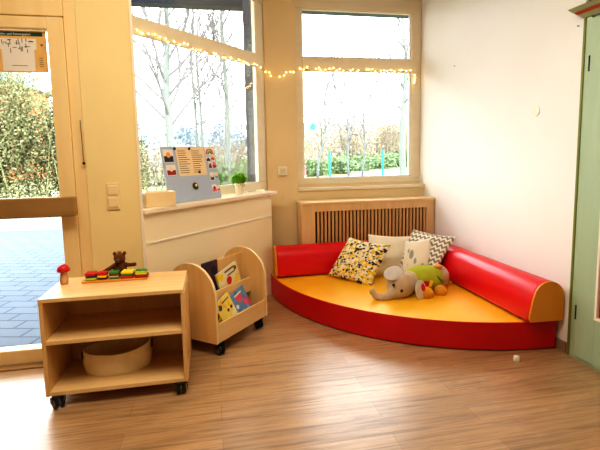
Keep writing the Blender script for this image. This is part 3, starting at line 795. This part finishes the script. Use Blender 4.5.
# ------------------------------------------------------------------ things on the bay window sill
t = thing('wooden_box', 'small open whitewashed wooden box at the left end of the bay sill', 'box', tuple(BAY @ Vector((.17, .055, .861))), math.radians(24))
m = MB(); a, b_, h = .090, .058, .088
m.box(-a, -b_, 0, a, -b_ + .010, h, None, .0015); m.build('front_panel', M['birch_edge'], t)
m = MB(); m.box(-a, b_ - .010, 0, a, b_, h, None, .0015); m.build('back_panel', M['birch_edge'], t)
for s in (-1, 1):
    m = MB(); m.box(s * a - (.010 if s > 0 else 0), -b_ + .010, 0, s * a + (0 if s > 0 else .010), b_ - .010, h, None, .0015); m.build('end_panel', M['sill'], t)
m = MB(); m.box(-a + .010, -b_ + .010, .001, a - .010, b_ - .010, .008); m.build('bottom_panel', M['birch_edge'], t)

# display board leaning on the window
lean = math.atan2(.06, .36)
bo = thing('display_board', 'pale blue display board with pinned papers and cards leaning on the bay window', 'notice board', tuple(BAY @ Vector((.257, .055, .8615))))
bo.matrix_world = BAY @ Matrix.Translation((.257, .055, .8615)) @ Matrix.Rotation(-lean, 4, 'X')
BW, BH = .498, .365
m = MB(); m.box(0, 0, 0, BW, .006, BH, None, .001); m.build('panel', M['board'], bo)
m = MB(); m.box(0, .001, -.0008, BW, .008, .004); m.build('bottom_edge', M['slate'], bo)
def sheet(name, x0, z0, x1, z1, mt, off=.0012):
    m = MB(); m.box(x0, -off, z0, x1, -.0002, z1); return m.build(name, mt, bo)
px = lambda u: u * BW
sh = sheet('printed_sheet', px(.25), .170, px(.78), .362, M['paper'])
m = MB()
for i in range(11):
    for (a, b_) in ((.28, .49), (.53, .74)):
        q = random.uniform(.6, 1); m.box(px(a), -.0018, .190 + .0145 * i, px(a + (b_ - a) * q), -.0012, .194 + .0145 * i)
m.build('text_lines', M['ink'], sh)
m = MB(); m.box(px(.61), -.002, .182, px(.65), -.0012, .20); m.build('picture', M['toy_dark'], sh)
def card(x, z, w_, h, cols, nm):
    c_ = sheet('picture_card', x, z, x + w_, z + h, M['paper_white'])
    m = MB(); m.box(x + .004, -.0018, z + .004, x + w_ - .004, -.0012, z + h * .5); m.build('picture', M[cols[0]], c_)
    m = MB(); m.lathe([(.0005, -.0006), (h * .22, -.0006), (h * .22, 0), (.0005, 0)], 14, (0, 0, 0), Matrix.Translation((x + w_ / 2, -.0019, z + h * .58)) @ Matrix.Rotation(PI / 2, 4, 'X')); m.build('picture', M[cols[1]], c_)
card(px(.03), .262, .085, .085, ('navy', 'toy_orange'), 'a'); card(px(.045), .178, .080, .070, ('toy_darkred', 'paper'), 'b')
card(px(.83), .210, .036, .048, ('toy_dark', 'toy_darkred'), 'd'); card(px(.91), .210, .042, .060, ('toy_darkred', 'pink'), 'e')
card(px(.83), .125, .040, .058, ('slate', 'paper'), 'f'); card(px(.925), .135, .034, .046, ('sign_blue', 'paper'), 'g')
card(px(.83), .040, .048, .056, ('pink', 'toy_darkred'), 'h'); card(px(.93), .045, .032, .040, ('toy_red', 'paper'), 'i')
card(px(.80), .205 + .055, .046, .038, ('toy_dark', 'slate'), 'j'); card(px(.90), .280 - .012, .044, .040, ('toy_red', 'toy_orange'), 'k')
rb = sheet('rainbow_card', px(.80), .305, px(.985), .360, M['paper_white'])
for k, cn in enumerate(('toy_red', 'toy_orange', 'toy_yellow', 'toy_green', 'sign_blue')):
    m = MB(); R_ = .038 - k * .006
    m.tube([(px(.893) + R_ * math.cos(PI * i / 14), -.003, .312 + R_ * math.sin(PI * i / 14)) for i in range(15)], .0024, 6); m.build('rainbow_arc', M[cn], rb)
for u in (.235, .50):
    m = MB(); m.lathe([(.0005, -.006), (.009, -.006), (.010, 0), (.0005, 0)], 14, (0, 0, 0), Matrix.Translation((px(u), -.0015, .352)) @ Matrix.Rotation(-PI / 2, 4, 'X')); m.build('magnet', M['black'], bo)
st = MB(); st.ball((px(.50), -.004, .098), (.026, .004, .024), 14); st.ball((px(.50) + .014, -.003, .088), (.014, .003, .014), 10)
st = st.build('sticker', M['toy_dark'], bo, 180)
m = MB(); m.ball((px(.50) + .004, -.0085, .102), (.010, .002, .009), 10); m.build('sticker_spot', M['toy_yellow'], st, 180)

# potted plant
t = thing('potted_plant', 'small green grassy plant in a cream pot on the bay sill', 'plant', tuple(BAY @ Vector((.965, .055, .861))))
t.scale = (1.12, 1.12, 1.06)
m = MB(); m.lathe([(.024, 0), (.027, .004), (.032, .058), (.034, .064), (.034, .082), (.031, .082), (.030, .070), (.001, .070)], 24); m.build('pot', M['pot'], t, 50)
m = MB()
for i in range(14):
    a = 2 * PI * i / 14; m.ball((.0335 * math.cos(a), .0335 * math.sin(a), .064 + .008 * (i % 2)), .004, 6)
m.build('rim_dots', M['toy_dark'], t)
m = MB()
for i in range(420):
    a = random.uniform(0, 2 * PI); sp = random.uniform(.005, .066); h = random.uniform(.035, .085) * (1.15 - sp * 7); b0 = random.uniform(0, .026)
    x0_, y0_ = b0 * math.cos(a), b0 * math.sin(a); x1_, y1_ = (b0 + sp) * math.cos(a + .3), (b0 + sp) * math.sin(a + .3); wv = Vector((-math.sin(a), math.cos(a), 0)) * .004
    p0, p1, p2 = Vector((x0_, y0_, .068)), Vector(((x0_ + x1_) / 2, (y0_ + y1_) / 2, .072 + h * .75)), Vector((x1_, y1_, .072 + h))
    m.quad(p0 - wv, p0 + wv, p1 + wv, p1 - wv); m.quad(p1 - wv, p1 + wv, p2 + wv * .2, p2 - wv * .2)
m.build('leaves', M['plant'], t)

# ------------------------------------------------------------------ escape plan on the door glass
t = thing('escape_plan', 'printed escape plan with dark green header on the door glass', 'notice', (-1.17, 2.684, 1.640))
# local x 0 .. .325
m = MB(); m.box(0, 0, -.020, .325, .002, .195); m.build('sheet', M['map_tan'], t)
m = MB(); m.box(0, -.001, .168, .308, -.0002, .188); hd = m.build('header', M['header_green'], t)
cu = bpy.data.curves.new('title', 'FONT'); cu.body = 'Flucht- und Rettungsplan'; cu.size = .0165; cu.align_x = 'LEFT'; cu.extrude = .0003
tmp = bpy.data.objects.new('tmp', cu); COL.objects.link(tmp)
dg = bpy.context.evaluated_depsgraph_get(); dg.update(); tme = bpy.data.meshes.new_from_object(tmp.evaluated_get(dg)); bpy.data.objects.remove(tmp)
tx = link('title', tme, None, hd); tme.materials.clear(); tme.materials.append(M['paper_white']); tx.location = (.085, -.0016, .172); tx.rotation_euler = (PI / 2, 0, 0)
m = MB(); m.box(.105, -.001, -.014, .262, -.0002, .098); m.box(.09, -.0008, .098, .275, -.0002, .155); m.build('plan_sheet', M['paper_white'], t)
m = MB()
rnd = random.Random(3)
for i in range(26):
    x = .105 + rnd.random() * .14; z = .085 + rnd.random() * .062
    if i % 2: m.box(x, -.0016, z, x + .006 + rnd.random() * .022, -.0010, z + .0025)
    else: m.box(x, -.0016, z - .008, x + .0028, -.0010, z + .008 + rnd.random() * .01)
m.build('plan_print', M['ink_dark'], t)
m = MB()
for i in range(5): m.box(.284, -.0014, .010 + .011 * i, .303, -.0008, .0125 + .011 * i)
m.box(.296, -.0016, .118, .306, -.001, .128); m.box(.15, -.0016, .014, .225, -.001, .0165); m.build('legend', M['ink'], t)

# ------------------------------------------------------------------ fairy lights
path = [BAY @ Vector((.10, .128, 1.90)), BAY @ Vector((.45, .128, 1.888)), BAY @ Vector((.80, .128, 1.882)), BAY @ Vector((1.15, .128, 1.880)), BAY @ Vector((1.36, .140, 1.885)),
        Vector((.475, 3.872, 1.862)), Vector((.56, 3.877, 1.825)), Vector((.63, 3.877, 1.835)), Vector((.70, 3.877, 1.862)), Vector((.755, 3.895, 1.885)), Vector((.80, 3.968, 1.905)),
        Vector((.90, 3.968, 1.915)), Vector((1.2, 3.968, 1.906)), Vector((1.5, 3.968, 1.904)), Vector((1.80, 3.968, 1.905)), Vector((1.885, 3.970, 1.900)), Vector((1.897, 3.970, 1.86)), Vector((1.895, 3.970, 1.80)), Vector((1.89, 3.970, 1.76))]
t = thing('fairy_lights', 'string of tiny warm yellow lights along both window transoms', 'string lights', tuple(path[0]))
pp = []
for i in range(len(path) - 1):
    k = max(2, int((path[i + 1] - path[i]).length / .03))
    for j in range(k): pp.append(path[i].lerp(path[i + 1], j / k))
pp = [p - path[0] for p in pp]
m = MB(); m.tube(pp, .0016, 5); m.build('wire', M['wire'], t)
m0 = MB(); m0.ball((0, 0, 0), .0048, 8); bme = m0.mesh('bulb', 180); bme.materials.append(M['bulb'])
total = len(pp)
for i in range(78):
    p = pp[min(total - 1, int(i / 78 * total))] + Vector((random.uniform(-.012, .012), random.uniform(-.008, .0), random.uniform(-.010, .014)))
    o = bpy.data.objects.new('bulb', bme); COL.objects.link(o); o.parent = t; o.location = p

# door stop on the floor
t = thing('door_stop', 'small round white door stop on the floor in front of the red mattress', 'door stop', (1.615, 2.082, 0))
m = MB(); m.lathe([(.016, .0005), (.017, .004), (.017, .022), (.014, .028), (.001, .029)], 18); m.build('body', M['white_plastic'], t, 45)
m = MB(); m.lathe([(.0172, .008), (.0182, .010), (.0182, .014), (.0172, .016)], 18); m.build('rubber_ring', M['wall_white_pure'], t, 45)

# ------------------------------------------------------------------ outdoors
m = MB(); m.prism([(-12, 2.95), (-.55, 2.95), (-.2, 3.5), (-.2, 8.0), (-12, 9.2)], -.14, -.06); struct(m.build('terrace', M['paving']))
m = MB(); m.prism([(-12, 9.2), (-.2, 8.0), (-.2, 10.2), (-12, 11.4)], -.14, -.065); struct(m.build('gravel_path', M['sand']))
m = MB(); m.box(-60, 3.2, -.30, 70, 120, -.142); tag(m.build('meadow', M['grass']), 'pale meadow grass outside the windows', 'grass', None, 'stuff')
m = MB(); m.prism([(4.0, 16.5), (60, 16.5), (60, 84), (17, 36.5), (6.2, 23.6), (4.4, 21.6)], -.142, -.12); struct(m.build('road', M['road']))

def bush_mesh(seed, n, rx, ry, rz, leaf, twigs=0):
    rd = random.Random(seed); m = MB()
    lumps = [(rd.uniform(-.6, .6) * rx, rd.uniform(-.6, .6) * ry, rd.uniform(.25, .75) * rz, rd.uniform(.35, .6)) for _ in range(8)]
    for i in range(n):
        lx, ly, lz, s = rd.choice(lumps)
        d = Vector((rd.gauss(0, 1), rd.gauss(0, 1), rd.gauss(0, 1))).normalized() * (rd.random() ** .4) * s
        p = Vector((lx + d.x * rx, ly + d.y * ry, max(.02, lz + d.z * rz)))
        a = Vector((rd.gauss(0, 1), rd.gauss(0, 1), rd.gauss(0, 1))).normalized(); b_ = a.orthogonal().normalized()
        l = leaf * rd.uniform(.6, 1.4)
        m.quad(p - a * l, p - b_ * l * .6, p + a * l, p + b_ * l * .6)
    for i in range(twigs):
        x, y = rd.uniform(-.8, .8) * rx, rd.uniform(-.8, .8) * ry; h = rd.uniform(.6, 1.15) * rz
        m.tube([(x, y, 0), (x + rd.uniform(-.2, .2) * rx, y, h * .6), (x + rd.uniform(-.4, .4) * rx, y + .1, h)], [.02, .012, .004], 4)
    return m.mesh('bush')
def scatter(me_list, mt, spots, name, label, cat, group):
    for me in me_list:
        if not me.materials: me.materials.append(mt)
    for i, (x, y, s, sz) in enumerate(spots):
        o = bpy.data.objects.new(name, me_list[i % len(me_list)]); COL.objects.link(o)
        o.location = (x, y, -.142); o.rotation_euler = (0, 0, random.uniform(0, 6.28)); o.scale = (s, s, s * sz)
        tag(o, label, cat, group)
hb = [bush_mesh(k, 13000, 1.5, 1.1, 2.9, .038, 8) for k in (1, 2)]
scatter(hb, M['hedge'], [(-7.6, 14.2, 1, .84), (-6.3, 14.6, 1.05, .86), (-4.7, 14.2, 1.1, 1.16), (-3.5, 14.8, 1.1, 1.18), (-9.2, 14.6, 1, .86)], 'hedge_bush', 'dense olive green bush outside the glass door', 'bush', 'bushes outside the glass door')
bb = [bush_mesh(k, 2600, 2.0, 1.3, 1.9, .05, 90) for k in (5, 6)]
scatter(bb, M['brush'], [(-2.6, 21, 1, .95), (-.9, 22, 1, 1), (.8, 21.5, 1, .95), (2.2, 22.5, 1, .95), (-4.2, 22, 1, 1.05)], 'brush_bush', 'dry twiggy brush in the field outside the bay window', 'bush', 'brush outside the bay window')
scatter(bb, M['brush'], [(7.5, 33, 1.5, 1.25), (10.5, 36.5, 1.6, 1.3), (13.5, 40, 1.7, 1.35), (16.5, 43.5, 1.8, 1.4), (19.5, 47, 1.9, 1.4), (10, 41, 1.9, 1.35), (22.5, 50, 2, 1.4)], 'brush_bush', 'dry twiggy brush beyond the road outside the back window', 'bush', 'brush outside the back window')
gb = [bush_mesh(k, 1500, 1.6, 1.0, .8, .07, 6) for k in (8, 9)]
scatter(gb, M['green_bush'], [(5.6, 25.5, 1.3, .95), (8.2, 28.5, 1.4, 1), (10.8, 31.6, 1.5, 1), (13.4, 34.8, 1.6, 1), (16, 38, 1.7, 1), (18.6, 41, 1.8, 1)], 'low_shrub', 'low pale green shrub on the bank beyond the road', 'shrub', 'shrubs on the bank beyond the road')
scatter(gb, M['green_bush'], [(.9, 17.5, 1.0, 1.3), (-.9, 17.5, 1.0, 1.2), (1.6, 19, 1.1, 1.4)], 'low_shrub', 'low pale green shrub in the field outside the bay window', 'shrub', 'shrubs outside the bay window')
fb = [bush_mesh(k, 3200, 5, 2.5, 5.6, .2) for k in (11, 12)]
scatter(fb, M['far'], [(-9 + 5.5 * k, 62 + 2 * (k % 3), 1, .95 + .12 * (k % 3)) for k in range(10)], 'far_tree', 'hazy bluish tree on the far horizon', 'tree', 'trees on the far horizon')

def tree(x, y, h, r_, seed, label, z0=2.0, reach=.34, nb=22, leanx=0.0, sub=3, wob=.12, up=.9, rk=1.0):
    """a leader running to the top with rising side branches"""
    rd = random.Random(seed)
    t = thing('bare_tree', label, 'tree', (x, y, -.142))
    tr, br = MB(), MB()
    K = 14; ph = rd.uniform(0, 6)
    ax = [Vector((leanx * h * (k / K) ** 1.5 + wob * math.sin(ph + k * .8) * k / K, wob * math.cos(ph * 2 + k * .7) * k / K, -.05 + h * k / K)) for k in range(K + 1)]
    tr.tube(ax, [r_ * (1.15 - 1.0 * (k / K) ** .8) + .008 for k in range(K + 1)], 8)
    def at(z):
        f = max(0, min(.999, z / h)) * K; k = int(f); return ax[k].lerp(ax[k + 1], f - k)
    def limb(p, d, l, r, lv):
        n = 5; pts = [p]; q = p.copy(); dd = d.copy()
        for k in range(n):
            dd = (dd + Vector((rd.uniform(-.16, .16), rd.uniform(-.16, .16), .10))).normalized(); q = q + dd * l / n; pts.append(q.copy())
        br.tube(pts, [r * (1 - .8 * k / n) for k in range(n + 1)], 5 if lv > 1 else 4, cap=False)
        if lv == 0: return
        for k in range(4 if lv > 1 else 3):
            b0 = pts[rd.choice((1, 2, 3, 4))]
            nd = (dd + Vector((rd.uniform(-1, 1), rd.uniform(-1, 1), rd.uniform(-.1, .6))) * .75).normalized()
            limb(b0, nd, l * rd.uniform(.4, .62), r * .6, lv - 1)
    for k in range(nb):
        z = z0 + (h * .95 - z0) * (k / nb) ** 1.1; a = k * 2.4 + rd.uniform(-.4, .4)
        d = Vector((math.cos(a), math.sin(a), up * rd.uniform(.8, 1.3))).normalized()
        l = reach * (h - z) * rd.uniform(.75, 1.1) + .25
        limb(at(z), d, l, max(.012, r_ * .42 * (1 - z / h) + .012) * rk, sub - 1)
    tr.build('trunk', M['bark'], t, 180); br.build('branches', M['bark_thin'], t)
tree(-1.19, 14, 9.0, .13, 21, 'bare tree seen left of centre through the bay window', 2.2, .50, 30)
tree(-.60, 19.5, 10, .065, 22, 'thin bare tree, left one of the close pair outside the bay window', 2.6, .30, 16)
tree(-.38, 19.2, 10, .07, 23, 'thin bare tree, right one of the close pair outside the bay window', 2.6, .30, 16)
tree(.62, 17.5, 10, .11, 24, 'bare tree nearest the right edge of the bay window', 3.0, .34, 20)
tree(6.72, 15, 8.5, .12, 25, 'bare tree at the right edge of the back window', 2.6, .36, 20)
tree(5.0, 21, 7.5, .055, 26, 'slender leaning bare tree at the left of the back window', 1.2, .55, 20, .20, 3, .4, 1.8)
tree(6.9, 22, 8.0, .05, 27, 'slender bare tree in the middle of the back window', 1.2, .55, 18, -.12, 3, .5, 1.8)
tree(8.3, 24, 8.5, .05, 28, 'slender bare tree behind the fence right of the middle', 1.4, .5, 18, .14, 3, .5, 1.8)
# wire fence
t = thing('wire_fence', 'wire mesh fence with turquoise green posts outside the back window', 'fence', (2.2, 16, -.142))
for k in range(5):
    m = MB(); m.tube([(2.075 * k, .0, 0), (2.075 * k, .0, 1.40)], .042, 8); m.build('post', M['post_green'], t)
m = MB()
for k in range(4): m.tube([(0, .03, .12 + .3 * k), (8.3, .03, .12 + .3 * k)], .002, 4)
m.build('wire_mesh', M['mesh_green'], t)
t = thing('garden_fence', 'low pale green mesh fence along the far side of the terrace', 'fence', (-11.5, 9.4, -.14), math.radians(-5.8))
m = MB()
for k in range(10): m.tube([(0, 0, .04 + .045 * k), (11, 0, .04 + .045 * k)], .004, 4)
for k in range(150): m.tube([(.07 * k, .006, 0), (.07 * k, .006, .47)], .004, 4)
m.build('wire_mesh', M['mesh_green'], t)
t = thing('marker_post', 'short red and white post at the left edge of the back window', 'post', (2.86, 14.0, -.142))
m = MB(); m.tube([(0, 0, 0), (0, 0, .62)], .10, 12); m.build('base', M['toy_white'], t)
m = MB(); m.tube([(0, 0, .62), (0, 0, .96)], [.10, .075], 12); m.build('top', M['pink'], t)
t = thing('road_sign', 'round blue sign on a pole beyond the fence', 'sign', (5.95, 26.0, -.142))
m = MB(); m.tube([(0, 0, 0), (0, 0, 3.1)], .03, 8); m.build('pole', M['steel'], t)
m = MB(); m.lathe([(.001, -.02), (.20, -.02), (.20, .0), (.001, .0)], 20, (0, 0, 0), Matrix.Translation((0, -.04, 2.9)) @ Matrix.Rotation(PI / 2, 4, 'X')); m.build('sign_face', M['sign_blue'], t)
t = thing('house', 'orange brick house with blue-grey roof above the bushes outside the door', 'house', (-15.2, 31, -.142))
t.scale = (1, 1, 1.08)
m = MB(); m.box(-5, 0, 0, 3.4, 6, 5.55); m.build('wall', M['house_brick'], t)
m = MB(); m.prism([(-5.4, 5.5), (3.8, 5.5), (3.8, 5.75), (2.4, 7.0), (-5.4, 7.0)], -.4, 6.4, 'y'); m.build('roof', M['roof_blue'], t)
for x in (-2.5, .8):
    m = MB(); m.box(x, -.03, 3.2, x + 1.2, .02, 4.6); fr = m.build('window', M['toy_white'], t)
    m = MB(); m.box(x + .08, -.05, 3.28, x + 1.12, -.031, 4.52); m.build('pane', M['toy_blue'], fr)
m = MB(); m.box(-2.5, 5.4, 2.86, 5.5, 5.55, 3.2); m.box(-2.5, 4.1, 3.2, 5.5, 5.55, 3.26)
tag(m.build('canopy_beam', M['navy']), 'dark navy roof beam outside above the windows', 'beam')

# ------------------------------------------------------------------ light
W_ = bpy.data.worlds.new('world'); S.world = W_; W_.use_nodes = True
bg = W_.node_tree.nodes['Background']; bg.inputs['Color'].default_value = (.90, .95, 1.0, 1); bg.inputs['Strength'].default_value = 7.0
def area(name, loc, rot, sx, sy, power, col):
    l = bpy.data.lights.new(name, 'AREA'); l.shape = 'RECTANGLE'; l.size = sx; l.size_y = sy; l.energy = power; l.color = col
    o = bpy.data.objects.new(name, l); COL.objects.link(o); o.location = loc; o.rotation_euler = rot; return o
area('ceiling_fill', (-.1, 1.2, 2.70), (0, 0, 0), 1.8, 1.2, 44, (1.0, .92, .74))  # unseen warm area light, added below the ceiling to bring up the interior
area('rear_fill', (-.4, -3.05, .95), (PI / 2, 0, 0), 3.2, 1.2, 5, (1.0, .92, .74))  # added fill behind the camera; the wall there has no window
S.view_settings.view_transform = 'Standard'; S.view_settings.look = 'High Contrast'; S.view_settings.exposure = .0; S.view_settings.gamma = 1
